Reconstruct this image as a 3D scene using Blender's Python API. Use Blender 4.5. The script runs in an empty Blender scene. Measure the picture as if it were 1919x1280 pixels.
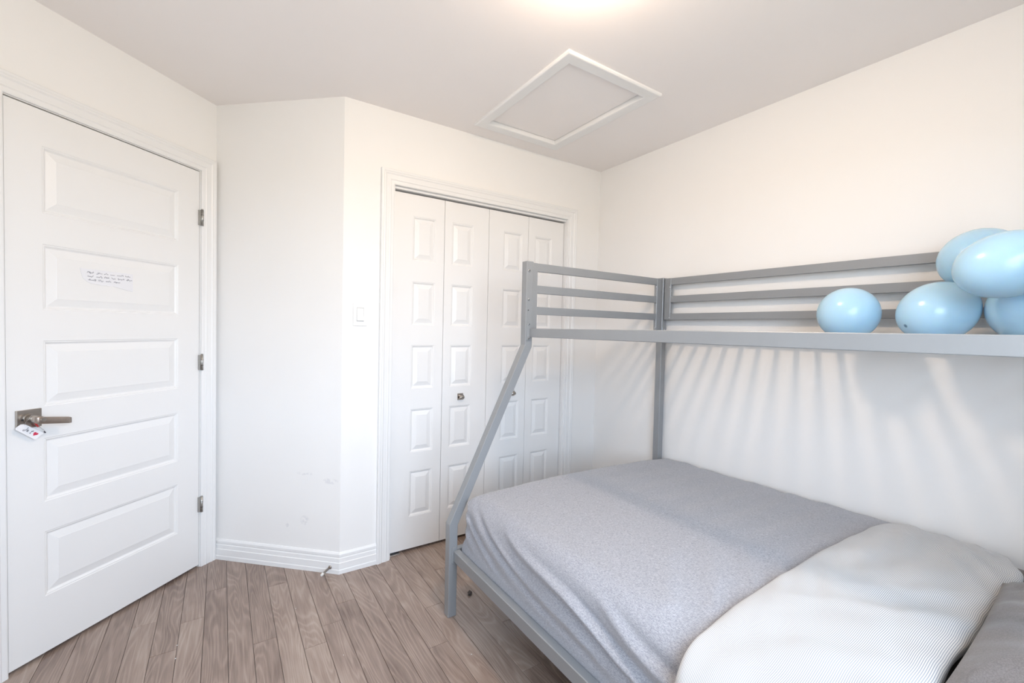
import bpy, bmesh, math, random
from mathutils import Vector, Matrix, noise
random.seed(7)
S = bpy.context.scene
COL = S.collection
R = math.radians

# ------------------------------------------------------------------ camera
CAM_POS = Vector((-2.26663, -2.33734, 1.27431))
F_PX = 825.595
RV = Vector((0.83569977, -0.54872489, 0.02251413))
UV_ = Vector((-0.00324393, 0.03606254, 0.99934427))
FV = Vector((0.549177, 0.83522481, -0.02835743))
cam = bpy.data.cameras.new('camera')
cam.sensor_fit = 'HORIZONTAL'
cam.sensor_width = 36.0
cam.lens = F_PX / 1919.0 * 36.0
cam.clip_start = 0.02
cam_o = bpy.data.objects.new('camera', cam)
COL.objects.link(cam_o)
cam_o.matrix_world = Matrix(((RV.x, UV_.x, -FV.x, CAM_POS.x), (RV.y, UV_.y, -FV.y, CAM_POS.y),
                             (RV.z, UV_.z, -FV.z, CAM_POS.z), (0, 0, 0, 1)))
S.camera = cam_o

# ------------------------------------------------------------------ world, daylight, exposure
LAMP_POS = (-1.370, -1.345)
LAMP_STRENGTH = 88
LAMP_COLOR = (1.0, 0.76, 0.56)
DAY_COLOR = (0.70, 0.82, 1.0)
S.view_settings.view_transform = 'Standard'
S.view_settings.look = 'None'
S.view_settings.gamma = 1.0
S.view_settings.use_curve_mapping = False
S.view_settings.exposure = 0.43
w = bpy.data.worlds.new('sky')
S.world = w
w.use_nodes = True
SKY_STRENGTH = 10.8
_n, _l = w.node_tree.nodes, w.node_tree.links
_tc = _n.new('ShaderNodeTexCoord')
_sp = _n.new('ShaderNodeSeparateXYZ')
_rp = _n.new('ShaderNodeValToRGB')                 # overcast sky above the horizon, darker ground below it
_rp.color_ramp.elements[0].position = 0.495
_rp.color_ramp.elements[0].color = (0.42, 0.40, 0.36, 1)
_rp.color_ramp.elements[1].position = 0.505
_rp.color_ramp.elements[1].color = (*DAY_COLOR, 1)
_mr = _n.new('ShaderNodeMath'); _mr.operation = 'MULTIPLY_ADD'
_mr.inputs[1].default_value = 0.5; _mr.inputs[2].default_value = 0.5
_l.new(_tc.outputs['Generated'], _sp.inputs[0]); _l.new(_sp.outputs[2], _mr.inputs[0])
_l.new(_mr.outputs[0], _rp.inputs[0]); _l.new(_rp.outputs[0], _n['Background'].inputs[0])
_n['Background'].inputs[1].default_value = SKY_STRENGTH

H = 2.415
REAR_Y = -2.76
LEFT_X = -3.25
WIN = (-2.65, -1.10, 0.75, 2.10)      # window in the rear wall: x0, x1, z0, z1
al = bpy.data.lights.new('window_daylight', 'AREA')
al.shape = 'RECTANGLE'
al.size = WIN[1] - WIN[0]
al.size_y = WIN[3] - WIN[2]
al.cycles.is_portal = True          # only guides sampling of the sky through the window
al_o = bpy.data.objects.new('window_daylight', al)
COL.objects.link(al_o)
al_o.location = ((WIN[0] + WIN[1]) / 2, REAR_Y - 0.105, (WIN[2] + WIN[3]) / 2)
al_o.rotation_euler = (R(90), 0, 0)

# ------------------------------------------------------------------ materials
def mat(name):
    m = bpy.data.materials.new(name)
    m.use_nodes = True
    return m, m.node_tree.nodes, m.node_tree.links, m.node_tree.nodes['Principled BSDF']

def N(nodes, t, **kw):
    n = nodes.new(t)
    for k, v in kw.items():
        setattr(n, k, v)
    return n

def mth(nodes, links, op, a, b=None):
    n = nodes.new('ShaderNodeMath')
    n.operation = op
    for i, v in enumerate((a, b)):
        if v is None:
            continue
        if isinstance(v, (int, float)):
            n.inputs[i].default_value = v
        else:
            links.new(v, n.inputs[i])
    return n.outputs[0]

def simple(name, col, rough=0.5, metal=0.0, bump=0.0, bscale=200.0, var=0.0, vscale=3.0, spec=None, coat=0.0):
    m, nd, ln, b = mat(name)
    b.inputs['Roughness'].default_value = rough
    b.inputs['Metallic'].default_value = metal
    if spec is not None:
        b.inputs['Specular IOR Level'].default_value = spec
    b.inputs['Coat Weight'].default_value = coat
    tc = N(nd, 'ShaderNodeTexCoord')
    nz = N(nd, 'ShaderNodeTexNoise')
    nz.inputs['Scale'].default_value = vscale
    nz.inputs['Detail'].default_value = 4
    ln.new(tc.outputs['Object'], nz.inputs['Vector'])
    rp = N(nd, 'ShaderNodeValToRGB')
    c0 = [max(0, c * (1 - var)) for c in col]
    c1 = [min(1, c * (1 + var)) for c in col]
    rp.color_ramp.elements[0].position = 0.3
    rp.color_ramp.elements[1].position = 0.7
    rp.color_ramp.elements[0].color = (*c0, 1)
    rp.color_ramp.elements[1].color = (*c1, 1)
    ln.new(nz.outputs['Fac'], rp.inputs[0])
    ln.new(rp.outputs[0], b.inputs['Base Color'])
    if bump > 0:
        n2 = N(nd, 'ShaderNodeTexNoise')
        n2.inputs['Scale'].default_value = bscale
        n2.inputs['Detail'].default_value = 3
        ln.new(tc.outputs['Object'], n2.inputs['Vector'])
        bp = N(nd, 'ShaderNodeBump')
        bp.inputs['Strength'].default_value = bump
        bp.inputs['Distance'].default_value = 0.002
        ln.new(n2.outputs['Fac'], bp.inputs['Height'])
        ln.new(bp.outputs[0], b.inputs['Normal'])
    return m

M = {}
M['wall'] = simple('wall_paint', (0.90, 0.89, 0.878), 0.55, bump=0.08, bscale=260, var=0.006)
M['ceiling'] = simple('ceiling_paint', (0.935, 0.895, 0.88), 0.8, bump=0.10, bscale=300, var=0.006)
M['trim'] = simple('trim_gloss_paint', (0.86, 0.86, 0.86), 0.32, var=0.005)
M['door'] = simple('door_paint', (0.855, 0.85, 0.845), 0.36, bump=0.05, bscale=90, var=0.006)
M['track'] = simple('closet_track_paint', (0.85, 0.85, 0.86), 0.3, metal=0.0)
M['nickel'] = simple('satin_nickel', (0.46, 0.42, 0.38), 0.28, metal=1.0, bump=0.03, bscale=500, var=0.04, vscale=40)
M['lever'] = simple('brushed_lever', (0.36, 0.30, 0.26), 0.36, metal=0.85, var=0.05, vscale=60)
M['hinge'] = simple('hinge_steel', (0.42, 0.41, 0.39), 0.35, metal=1.0, var=0.1, vscale=120)
M['bed'] = simple('bed_powder_coat', (0.305, 0.318, 0.332), 0.36, metal=0.25, bump=0.04, bscale=900, var=0.02, vscale=6)
M['bolt'] = simple('zinc_bolt', (0.62, 0.63, 0.65), 0.3, metal=1.0, var=0.05)
M['hole'] = simple('dark_bolt_hole', (0.03, 0.03, 0.03), 0.6)
M['plastic'] = simple('white_switch_plastic', (0.86, 0.86, 0.85), 0.3, var=0.004)
M['dark'] = simple('dark_recess', (0.02, 0.02, 0.02), 0.9)
M['rubber'] = simple('white_rubber', (0.85, 0.85, 0.83), 0.5, var=0.01)
M['paper'] = simple('note_paper', (0.83, 0.83, 0.86), 0.8, var=0.01, vscale=20)
M['ink'] = simple('grey_pencil', (0.32, 0.31, 0.37), 0.8)
M['tagpaper'] = simple('white_tag_card', (0.88, 0.88, 0.9), 0.6, var=0.01)
M['tagink'] = simple('black_ink', (0.03, 0.03, 0.05), 0.5)
M['red'] = simple('red_heart_print', (0.62, 0.03, 0.08), 0.5)
M['ribbon'] = simple('red_ribbon', (0.55, 0.05, 0.05), 0.5, var=0.1, vscale=200)
M['string'] = simple('thin_string', (0.45, 0.42, 0.40), 0.7)
M['subfloor'] = simple('subfloor_dark', (0.05, 0.04, 0.035), 0.9)
M['winframe'] = simple('window_vinyl', (0.85, 0.85, 0.85), 0.35)
M['pillow'] = None

def scuffed_wall():
    m = simple('scuffed_wall_paint', (0.90, 0.89, 0.878), 0.55, bump=0.08, bscale=260, var=0.006)
    nd, ln = m.node_tree.nodes, m.node_tree.links
    b = nd['Principled BSDF']
    src = b.inputs['Base Color'].links[0].from_socket
    tc = N(nd, 'ShaderNodeTexCoord')
    nz = N(nd, 'ShaderNodeTexNoise')
    nz.inputs['Scale'].default_value = 70
    nz.inputs['Detail'].default_value = 5
    ln.new(tc.outputs['Object'], nz.inputs['Vector'])
    tot = None
    # scuffs: centre (world), half-sizes along wall / height
    for (p, sx, sz) in SCUFFS:
        mp = N(nd, 'ShaderNodeVectorMath', operation='SUBTRACT')
        ln.new(tc.outputs['Object'], mp.inputs[0])
        mp.inputs[1].default_value = p
        sc = N(nd, 'ShaderNodeVectorMath', operation='MULTIPLY')
        ln.new(mp.outputs[0], sc.inputs[0])
        sc.inputs[1].default_value = (1 / sx, 1 / sx, 1 / sz)
        le = N(nd, 'ShaderNodeVectorMath', operation='LENGTH')
        ln.new(sc.outputs[0], le.inputs[0])
        d = mth(nd, ln, 'SUBTRACT', 1.0, le.outputs['Value'])
        d = mth(nd, ln, 'MAXIMUM', d, 0.0)
        tot = d if tot is None else mth(nd, ln, 'ADD', tot, d)
    k = mth(nd, ln, 'SUBTRACT', nz.outputs['Fac'], 0.45)
    k = mth(nd, ln, 'MAXIMUM', k, 0.0)
    k = mth(nd, ln, 'MULTIPLY', k, tot)
    k = mth(nd, ln, 'MULTIPLY', k, 5.0)
    k = mth(nd, ln, 'MINIMUM', k, 0.22)
    mx = N(nd, 'ShaderNodeMixRGB')
    ln.new(k, mx.inputs[0])
    ln.new(src, mx.inputs[1])
    mx.inputs[2].default_value = (0.45, 0.45, 0.52, 1)
    ln.new(mx.outputs[0], b.inputs['Base Color'])
    return m

def wood():
    m, nd, ln, b = mat('oak_plank')
    tc = N(nd, 'ShaderNodeTexCoord')
    oi = N(nd, 'ShaderNodeObjectInfo')
    off = N(nd, 'ShaderNodeCombineXYZ')
    o1 = mth(nd, ln, 'MULTIPLY', oi.outputs['Random'], 37.0)
    o2 = mth(nd, ln, 'MULTIPLY', oi.outputs['Random'], 91.0)
    ln.new(o1, off.inputs[0]); ln.new(o2, off.inputs[1]); ln.new(o1, off.inputs[2])
    ad = N(nd, 'ShaderNodeVectorMath', operation='ADD')
    ln.new(tc.outputs['Object'], ad.inputs[0]); ln.new(off.outputs[0], ad.inputs[1])
    s1 = N(nd, 'ShaderNodeVectorMath', operation='MULTIPLY')
    ln.new(ad.outputs[0], s1.inputs[0]); s1.inputs[1].default_value = (10.0, 1.15, 1.0)
    n1 = N(nd, 'ShaderNodeTexNoise')
    n1.inputs['Scale'].default_value = 1.0; n1.inputs['Detail'].default_value = 1.5; n1.inputs['Distortion'].default_value = 0.4
    ln.new(s1.outputs[0], n1.inputs['Vector'])
    rg = mth(nd, ln, 'MULTIPLY', n1.outputs['Fac'], 125.0)
    rg = mth(nd, ln, 'SINE', rg)
    rg = mth(nd, ln, 'MULTIPLY_ADD', rg, 0.5)
    nd[rg.node.name].inputs[2].default_value = 0.5
    rg = mth(nd, ln, 'POWER', rg, 2.5)
    # fine pores
    s2 = N(nd, 'ShaderNodeVectorMath', operation='MULTIPLY')
    ln.new(ad.outputs[0], s2.inputs[0]); s2.inputs[1].default_value = (260.0, 9.0, 1.0)
    n2 = N(nd, 'ShaderNodeTexNoise')
    n2.inputs['Scale'].default_value = 1.0; n2.inputs['Detail'].default_value = 2
    ln.new(s2.outputs[0], n2.inputs['Vector'])
    # broad tone
    s3 = N(nd, 'ShaderNodeVectorMath', operation='MULTIPLY')
    ln.new(ad.outputs[0], s3.inputs[0]); s3.inputs[1].default_value = (14.0, 3.5, 1.0)
    n3 = N(nd, 'ShaderNodeTexNoise')
    n3.inputs['Scale'].default_value = 1.0; n3.inputs['Detail'].default_value = 3
    ln.new(s3.outputs[0], n3.inputs['Vector'])
    t = mth(nd, ln, 'MULTIPLY', rg, 0.21)
    p = mth(nd, ln, 'SUBTRACT', n2.outputs['Fac'], 0.5)
    p = mth(nd, ln, 'MULTIPLY', p, 0.55)
    q = mth(nd, ln, 'SUBTRACT', n3.outputs['Fac'], 0.5)
    q = mth(nd, ln, 'MULTIPLY', q, 0.9)
    o = mth(nd, ln, 'SUBTRACT', oi.outputs['Random'], 0.5)
    o = mth(nd, ln, 'MULTIPLY', o, 0.30)
    t = mth(nd, ln, 'ADD', t, p); t = mth(nd, ln, 'ADD', t, q); t = mth(nd, ln, 'ADD', t, o)
    t = mth(nd, ln, 'ADD', t, 0.43)
    rp = N(nd, 'ShaderNodeValToRGB')
    e = rp.color_ramp.elements
    e[0].position = 0.0; e[0].color = (0.165, 0.116, 0.094, 1)
    e[1].position = 1.0; e[1].color = (0.45, 0.365, 0.308, 1)
    k = rp.color_ramp.elements.new(0.5); k.color = (0.315, 0.238, 0.198, 1)
    ln.new(t, rp.inputs[0]); ln.new(rp.outputs[0], b.inputs['Base Color'])
    b.inputs['Roughness'].default_value = 0.24
    bp = N(nd, 'ShaderNodeBump'); bp.inputs['Strength'].default_value = 0.12; bp.inputs['Distance'].default_value = 0.001
    ln.new(n2.outputs['Fac'], bp.inputs['Height']); ln.new(bp.outputs[0], b.inputs['Normal'])
    return m
M['wood'] = wood()

def fabric(name, c0, c1, stretch=(520, 120, 520), rough=0.9, sheen=0.25):
    m, nd, ln, b = mat(name)
    tc = N(nd, 'ShaderNodeTexCoord')
    v = N(nd, 'ShaderNodeVectorMath', operation='MULTIPLY')
    ln.new(tc.outputs['Object'], v.inputs[0]); v.inputs[1].default_value = stretch
    n1 = N(nd, 'ShaderNodeTexNoise'); n1.inputs['Scale'].default_value = 1.0; n1.inputs['Detail'].default_value = 2
    ln.new(v.outputs[0], n1.inputs['Vector'])
    v2 = N(nd, 'ShaderNodeVectorMath', operation='MULTIPLY')
    ln.new(tc.outputs['Object'], v2.inputs[0]); v2.inputs[1].default_value = (stretch[1], stretch[0], stretch[2])
    n2 = N(nd, 'ShaderNodeTexNoise'); n2.inputs['Scale'].default_value = 1.0; n2.inputs['Detail'].default_value = 2
    ln.new(v2.outputs[0], n2.inputs['Vector'])
    f = mth(nd, ln, 'ADD', n1.outputs['Fac'], n2.outputs['Fac'])
    f = mth(nd, ln, 'MULTIPLY', f, 0.5)
    rp = N(nd, 'ShaderNodeValToRGB')
    rp.color_ramp.elements[0].position = 0.36; rp.color_ramp.elements[0].color = (*c0, 1)
    rp.color_ramp.elements[1].position = 0.64; rp.color_ramp.elements[1].color = (*c1, 1)
    ln.new(f, rp.inputs[0]); ln.new(rp.outputs[0], b.inputs['Base Color'])
    b.inputs['Roughness'].default_value = rough
    b.inputs['Sheen Weight'].default_value = sheen
    b.inputs['Specular IOR Level'].default_value = 0.15
    n3 = N(nd, 'ShaderNodeTexNoise'); n3.inputs['Scale'].default_value = 38; n3.inputs['Detail'].default_value = 6
    ln.new(tc.outputs['Object'], n3.inputs['Vector'])
    h = mth(nd, ln, 'MULTIPLY', f, 0.35); h = mth(nd, ln, 'ADD', h, n3.outputs['Fac'])
    bp = N(nd, 'ShaderNodeBump'); bp.inputs['Strength'].default_value = 0.35; bp.inputs['Distance'].default_value = 0.003
    ln.new(h, bp.inputs['Height']); ln.new(bp.outputs[0], b.inputs['Normal'])
    return m
M['duvet'] = fabric('heather_grey_jersey', (0.255, 0.265, 0.30), (0.46, 0.468, 0.51))
M['sheet'] = fabric('taupe_sheet', (0.150, 0.135, 0.130), (0.200, 0.182, 0.176), (500, 500, 500), 0.8, 0.15)
M['pillow'] = fabric('grey_brown_pillowcase', (0.135, 0.120, 0.115), (0.190, 0.170, 0.163), (400, 400, 400), 0.75, 0.35)

def striped():
    m, nd, ln, b = mat('pinstripe_cotton')
    uv = N(nd, 'ShaderNodeUVMap')
    sp = N(nd, 'ShaderNodeSeparateXYZ'); ln.new(uv.outputs[0], sp.inputs[0])
    f = mth(nd, ln, 'MULTIPLY', sp.outputs[1], 1 / 0.0034)
    f = mth(nd, ln, 'FRACT', f)
    f = mth(nd, ln, 'SUBTRACT', f, 0.5); f = mth(nd, ln, 'ABSOLUTE', f)
    rp = N(nd, 'ShaderNodeValToRGB')
    rp.color_ramp.elements[0].position = 0.14; rp.color_ramp.elements[0].color = (0.30, 0.33, 0.38, 1)
    rp.color_ramp.elements[1].position = 0.24; rp.color_ramp.elements[1].color = (0.71, 0.70, 0.685, 1)
    ln.new(f, rp.inputs[0]); ln.new(rp.outputs[0], b.inputs['Base Color'])
    b.inputs['Roughness'].default_value = 0.85
    b.inputs['Sheen Weight'].default_value = 0.2
    b.inputs['Specular IOR Level'].default_value = 0.15
    tc = N(nd, 'ShaderNodeTexCoord')
    n3 = N(nd, 'ShaderNodeTexNoise'); n3.inputs['Scale'].default_value = 30; n3.inputs['Detail'].default_value = 5
    ln.new(tc.outputs['Object'], n3.inputs['Vector'])
    bp = N(nd, 'ShaderNodeBump'); bp.inputs['Strength'].default_value = 0.25; bp.inputs['Distance'].default_value = 0.003
    ln.new(n3.outputs['Fac'], bp.inputs['Height']); ln.new(bp.outputs[0], b.inputs['Normal'])
    return m
M['stripe'] = striped()

def latex(name, spot):
    m, nd, ln, b = mat(name)
    tc = N(nd, 'ShaderNodeTexCoord')
    nz = N(nd, 'ShaderNodeTexNoise'); nz.inputs['Scale'].default_value = 9; nz.inputs['Detail'].default_value = 4
    ln.new(tc.outputs['Object'], nz.inputs['Vector'])
    rp = N(nd, 'ShaderNodeValToRGB')
    rp.color_ramp.elements[0].position = 0.3; rp.color_ramp.elements[0].color = (0.44, 0.68, 0.86, 1)
    rp.color_ramp.elements[1].position = 0.7; rp.color_ramp.elements[1].color = (0.47, 0.71, 0.88, 1)
    ln.new(nz.outputs['Fac'], rp.inputs[0])
    # thicker, darker latex spot at the rounded pole
    dv_ = N(nd, 'ShaderNodeVectorMath', operation='DISTANCE'); dv_.inputs[1].default_value = (0.0, 0.5, 0.5)
    ln.new(tc.outputs['Generated'], dv_.inputs[0])
    sr = N(nd, 'ShaderNodeValToRGB')
    sr.color_ramp.elements[0].position = 0.018; sr.color_ramp.elements[0].color = (spot, spot, spot, 1)
    sr.color_ramp.elements[1].position = 0.040; sr.color_ramp.elements[1].color = (0, 0, 0, 1)
    ln.new(dv_.outputs['Value'], sr.inputs[0])
    mxp = N(nd, 'ShaderNodeMixRGB'); mxp.inputs[2].default_value = (0.06, 0.14, 0.26, 1)
    ln.new(sr.outputs[0], mxp.inputs[0]); ln.new(rp.outputs[0], mxp.inputs[1]); ln.new(mxp.outputs[0], b.inputs['Base Color'])
    b.inputs['Roughness'].default_value = 0.22
    b.inputs['Subsurface Weight'].default_value = 0.35
    b.inputs['Subsurface Radius'].default_value = (0.03, 0.05, 0.08)
    b.inputs['Subsurface Scale'].default_value = 0.6
    return m
M['balloon'] = latex('sky_blue_latex', 0.0)
M['balloon_spot'] = latex('sky_blue_latex_dark_pole', 0.8)

def emis(name, col, s):
    m, nd, ln, b = mat(name)
    b.inputs['Base Color'].default_value = (0.9, 0.88, 0.84, 1)
    b.inputs['Emission Color'].default_value = (*col, 1)
    b.inputs['Emission Strength'].default_value = s
    return m
M['lampglass'] = emis('lit_opal_glass', LAMP_COLOR, LAMP_STRENGTH)

def glass():
    m, nd, ln, b = mat('window_glass')
    t = N(nd, 'ShaderNodeBsdfTransparent'); t.inputs[0].default_value = (0.96, 0.98, 0.98, 1)
    g = N(nd, 'ShaderNodeBsdfGlossy'); g.inputs['Roughness'].default_value = 0.03
    mx = N(nd, 'ShaderNodeMixShader'); mx.inputs[0].default_value = 0.06
    ln.new(t.outputs[0], mx.inputs[1]); ln.new(g.outputs[0], mx.inputs[2])
    ln.new(mx.outputs[0], nd['Material Output'].inputs[0])
    return m
M['glass'] = glass()

# ------------------------------------------------------------------ mesh helpers
def link(name, me, m, parent=None, smooth=False, origin=None):
    if origin is not None:
        me.transform(Matrix.Translation(-Vector(origin)))
    me.materials.append(m)
    if smooth:
        for p in me.polygons:
            p.use_smooth = True
    o = bpy.data.objects.new(name, me)
    COL.objects.link(o)
    if parent is not None:
        o.parent = parent
        if origin is None:
            # verts are in world space: undo every ancestor's offset (no ancestor is rotated unless given)
            off = Vector((0, 0, 0)); q = parent
            while q is not None:
                off += q.location; q = q.parent
            o.data.transform(Matrix.Translation(-off))
    elif origin is not None:
        o.location = origin
    return o

def pydata(name, vs, fs, m, parent=None, smooth=False, origin=None, fix=True):
    me = bpy.data.meshes.new(name)
    me.from_pydata([tuple(v) for v in vs], [], fs)
    if fix:
        bm = bmesh.new(); bm.from_mesh(me)
        bmesh.ops.recalc_face_normals(bm, faces=bm.faces)
        bm.to_mesh(me); bm.free()
    me.update()
    return link(name, me, m, parent, smooth, origin)

def bm_obj(name, bm, m, parent=None, smooth=False, origin=None):
    bmesh.ops.recalc_face_normals(bm, faces=bm.faces)
    me = bpy.data.meshes.new(name)
    bm.to_mesh(me); bm.free()
    return link(name, me, m, parent, smooth, origin)

def add_box(bm, x0, x1, y0, y1, z0, z1, bev=0.0, seg=1, frame=None):
    """frame: optional (origin, ex, ey, ez) so the box lies in a rotated frame"""
    g = bmesh.ops.create_cube(bm, size=1.0)
    for v in g['verts']:
        v.co = Vector(((x0 + x1) / 2 + v.co.x * (x1 - x0), (y0 + y1) / 2 + v.co.y * (y1 - y0), (z0 + z1) / 2 + v.co.z * (z1 - z0)))
    vs = set(g['verts'])
    if bev > 0:
        es = [e for e in bm.edges if e.verts[0] in vs and e.verts[1] in vs]
        r = bmesh.ops.bevel(bm, geom=es, offset=bev, segments=seg, affect='EDGES', profile=0.5)
        vs |= set(r['verts'])
        vs = {v for v in vs if v.is_valid}
    if frame:
        o, ex, ey, ez = frame
        for v in vs:
            v.co = o + ex * v.co.x + ey * v.co.y + ez * v.co.z
    return vs

def box(name, x0, x1, y0, y1, z0, z1, m, parent=None, bev=0.0, seg=1, frame=None, origin=None):
    bm = bmesh.new()
    add_box(bm, x0, x1, y0, y1, z0, z1, bev, seg, frame)
    return bm_obj(name, bm, m, parent, False, origin)

def add_cyl(bm, p0, p1, r0, r1=None, n=16, cap=True):
    r1 = r0 if r1 is None else r1
    p0 = Vector(p0); p1 = Vector(p1)
    d = (p1 - p0).normalized()
    a = d.orthogonal().normalized(); b = d.cross(a)
    A = [bm.verts.new(p0 + (a * math.cos(t) + b * math.sin(t)) * r0) for t in [2 * math.pi * i / n for i in range(n)]]
    B = [bm.verts.new(p1 + (a * math.cos(t) + b * math.sin(t)) * r1) for t in [2 * math.pi * i / n for i in range(n)]]
    for i in range(n):
        f = bm.faces.new((A[i], A[(i + 1) % n], B[(i + 1) % n], B[i])); f.smooth = True
    if cap:
        bm.faces.new(A[::-1]); bm.faces.new(B)

def cyl(name, p0, p1, r0, m, parent=None, r1=None, n=16):
    bm = bmesh.new(); add_cyl(bm, p0, p1, r0, r1, n)
    return bm_obj(name, bm, m, parent)

def add_tube(bm, pts, r, n=6):
    pts = [Vector(p) for p in pts]
    rings = []
    for i, p in enumerate(pts):
        d = (pts[min(i + 1, len(pts) - 1)] - pts[max(i - 1, 0)])
        d = d.normalized() if d.length > 1e-9 else Vector((0, 0, 1))
        a = d.cross(Vector((0.13, 0.21, 0.97))).normalized(); b = d.cross(a)
        rings.append([bm.verts.new(p + (a * math.cos(t) + b * math.sin(t)) * r) for t in [2 * math.pi * k / n for k in range(n)]])
    for i in range(len(rings) - 1):
        for k in range(n):
            f = bm.faces.new((rings[i][k], rings[i][(k + 1) % n], rings[i + 1][(k + 1) % n], rings[i + 1][k])); f.smooth = True
    bm.faces.new(rings[0][::-1]); bm.faces.new(rings[-1])

def empty(name, loc=(0, 0, 0), parent=None):
    o = bpy.data.objects.new(name, None)
    o.empty_display_size = 0.1
    COL.objects.link(o)
    o.location = loc
    if parent is not None:
        o.parent = parent
    return o

def tag(o, label=None, cat=None, group=None, kind=None):
    if label: o['label'] = label
    if cat: o['category'] = cat
    if group: o['group'] = group
    if kind: o['kind'] = kind
    return o

def struct(o, label=None, cat=None):
    return tag(o, label, cat, kind='structure')

ZV = Vector((0, 0, 1))
# ------------------------------------------------------------------ room plan
Ept = Vector((-1.7601, 0.0, 0))                      # convex corner by the switch
AV = Vector((-0.73156158, 0.68177537, 0))            # along the angled wall, away from E
NA = Vector((-0.68177537, -0.73156158, 0))           # its normal into the room
Cpt = Vector((-2.2960647, 0.49948802, 0))            # concave corner beside the door
BV = Vector((-0.71162655, -0.70255793, 0))           # along the door wall toward the camera
NB = Vector((0.70255793, -0.71162655, 0))            # its normal into the room
DW_END = 1.30
Dend = Cpt + BV * DW_END
DOORF = (Cpt, BV, NB, ZV)                            # frame: s, off, z
ANGF = (Ept, AV, NA, ZV)
SCUFFS = [(tuple(Ept + AV * 0.055 + ZV * 0.47), 0.05, 0.018), (tuple(Ept + AV * 0.20 + ZV * 0.50), 0.05, 0.010),
          (tuple(Ept + AV * 0.20 + ZV * 0.255), 0.028, 0.028), (tuple(Ept + AV * 0.30 + ZV * 0.22), 0.010, 0.012)]
M['scuff'] = scuffed_wall()

# ------------------------------------------------------------------ floor: planks
PW = 0.0833
X0 = -2.578
floor = struct(box('floor', LEFT_X - 0.1, 0.1, REAR_Y - 0.1, 0.95, -0.06, -0.0125, M['subfloor']),
               'grey brown oak plank floor', 'floor')
def ymax_at(x):
    # far limit of the floor under the walls for a given x
    lim = 0.06
    if -1.53 < x < -0.26:
        lim = 0.66
    if x < Ept.x:
        t = (x - Ept.x) / AV.x
        lim = Ept.y + AV.y * t + 0.06
    if x < Cpt.x:
        t = (x - Cpt.x) / BV.x
        lim = Cpt.y + BV.y * t + 0.06
    if x < Dend.x:
        lim = Dend.y
    return lim
JOINTS = {0: [0.008], 1: [-0.233], 2: [-0.058], 3: [0.151], 5: [-0.356], 6: [0.048], 7: [-0.489], 8: [-0.384],
          9: [-0.26], 12: [-0.741], 13: [-0.495], 15: [-0.228], 16: [-0.758]}
def plank(x0, x1, y0, y1):
    g = 0.0007; c = 0.0015; zt = random.uniform(-0.0003, 0.0003)
    a = [(x0 + g, y0 + g), (x1 - g, y0 + g), (x1 - g, y1 - g), (x0 + g, y1 - g)]
    b = [(x0 + g + c, y0 + g + c), (x1 - g - c, y0 + g + c), (x1 - g - c, y1 - g - c), (x0 + g + c, y1 - g - c)]
    vs = [(*p, -0.0125) for p in a] + [(*p, zt - 0.0009) for p in a] + [(*p, zt) for p in b]
    fs = [(8, 9, 10, 11)]
    for i in range(4):
        j = (i + 1) % 4
        fs += [(i, j, 4 + j, 4 + i), (4 + i, 4 + j, 8 + j, 8 + i)]
    pydata('plank', vs, fs, M['wood'], floor, fix=False)
k0 = int(math.floor((LEFT_X - X0) / PW)) ; k1 = int(math.ceil((0 - X0) / PW))
for k in range(k0, k1 + 1):
    x0 = max(X0 + k * PW, LEFT_X - 0.04); x1 = min(x0 + PW if x0 == X0 + k * PW else X0 + (k + 1) * PW, 0.04)
    if x1 - x0 < 0.01:
        continue
    top = min(ymax_at(x0 + 0.005), ymax_at(x1 - 0.005)) if x1 < -1.8 else ymax_at((x0 + x1) / 2)
    if x1 < Ept.x:
        top = max(ymax_at(x0 + 0.002), ymax_at(x1 - 0.002))
    ys = [top]
    js = list(JOINTS.get(k, []))
    if not js:
        js = [top - random.uniform(0.35, 1.0)]
        if k in (4, 10, 11, 14):
            js = [-1.0 - random.uniform(0, 0.4)]
    js.sort(reverse=True)
    for j in js:
        if j < ys[-1] - 0.05:
            ys.append(j)
    while ys[-1] > REAR_Y:
        ys.append(ys[-1] - random.uniform(0.55, 1.25))
    ys[-1] = REAR_Y - 0.04
    if len(ys) > 2 and ys[-2] - ys[-1] < 0.15:
        ys.pop(-2)
    for a, b in zip(ys[:-1], ys[1:]):
        plank(x0, x1, b, a)

# ------------------------------------------------------------------ ceiling with hatch opening
HX0, HX1, HY0, HY1 = -1.042, -0.572, -0.868, -0.185       # clear opening
HO = (-1.0963, -0.5147, -0.9297, -0.1251)                 # outer edge of the hatch frame
bm = bmesh.new()
xa, xb, ya, yb = LEFT_X - 0.2, 0.1, REAR_Y - 0.1, 0.95
for (a, b, c, d) in ((xa, HX0, ya, yb), (HX1, xb, ya, yb), (HX0, HX1, ya, HY0), (HX0, HX1, HY1, yb)):
    add_box(bm, a, b, c, d, H, H + 0.10)
add_box(bm, HX0, HX1, HY0, HY1, H + 0.085, H + 0.10)          # unseen lid added over the hatch opening to stop sky light leaking in
bmesh.ops.remove_doubles(bm, verts=bm.verts, dist=1e-5)
ceiling = struct(bm_obj('ceiling', bm, M['ceiling']), 'flat off white ceiling', 'ceiling')

hx = empty('attic_hatch', ((HX0 + HX1) / 2, (HY0 + HY1) / 2, H))
tag(hx, 'square white framed attic hatch in the ceiling', 'hatch')
box('hatch_panel', HX0 + 0.0045, HX1 - 0.0052, HY0 + 0.0045, HY1 - 0.0052, H + 0.014, H + 0.03, M['ceiling'], hx, 0.001)
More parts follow.
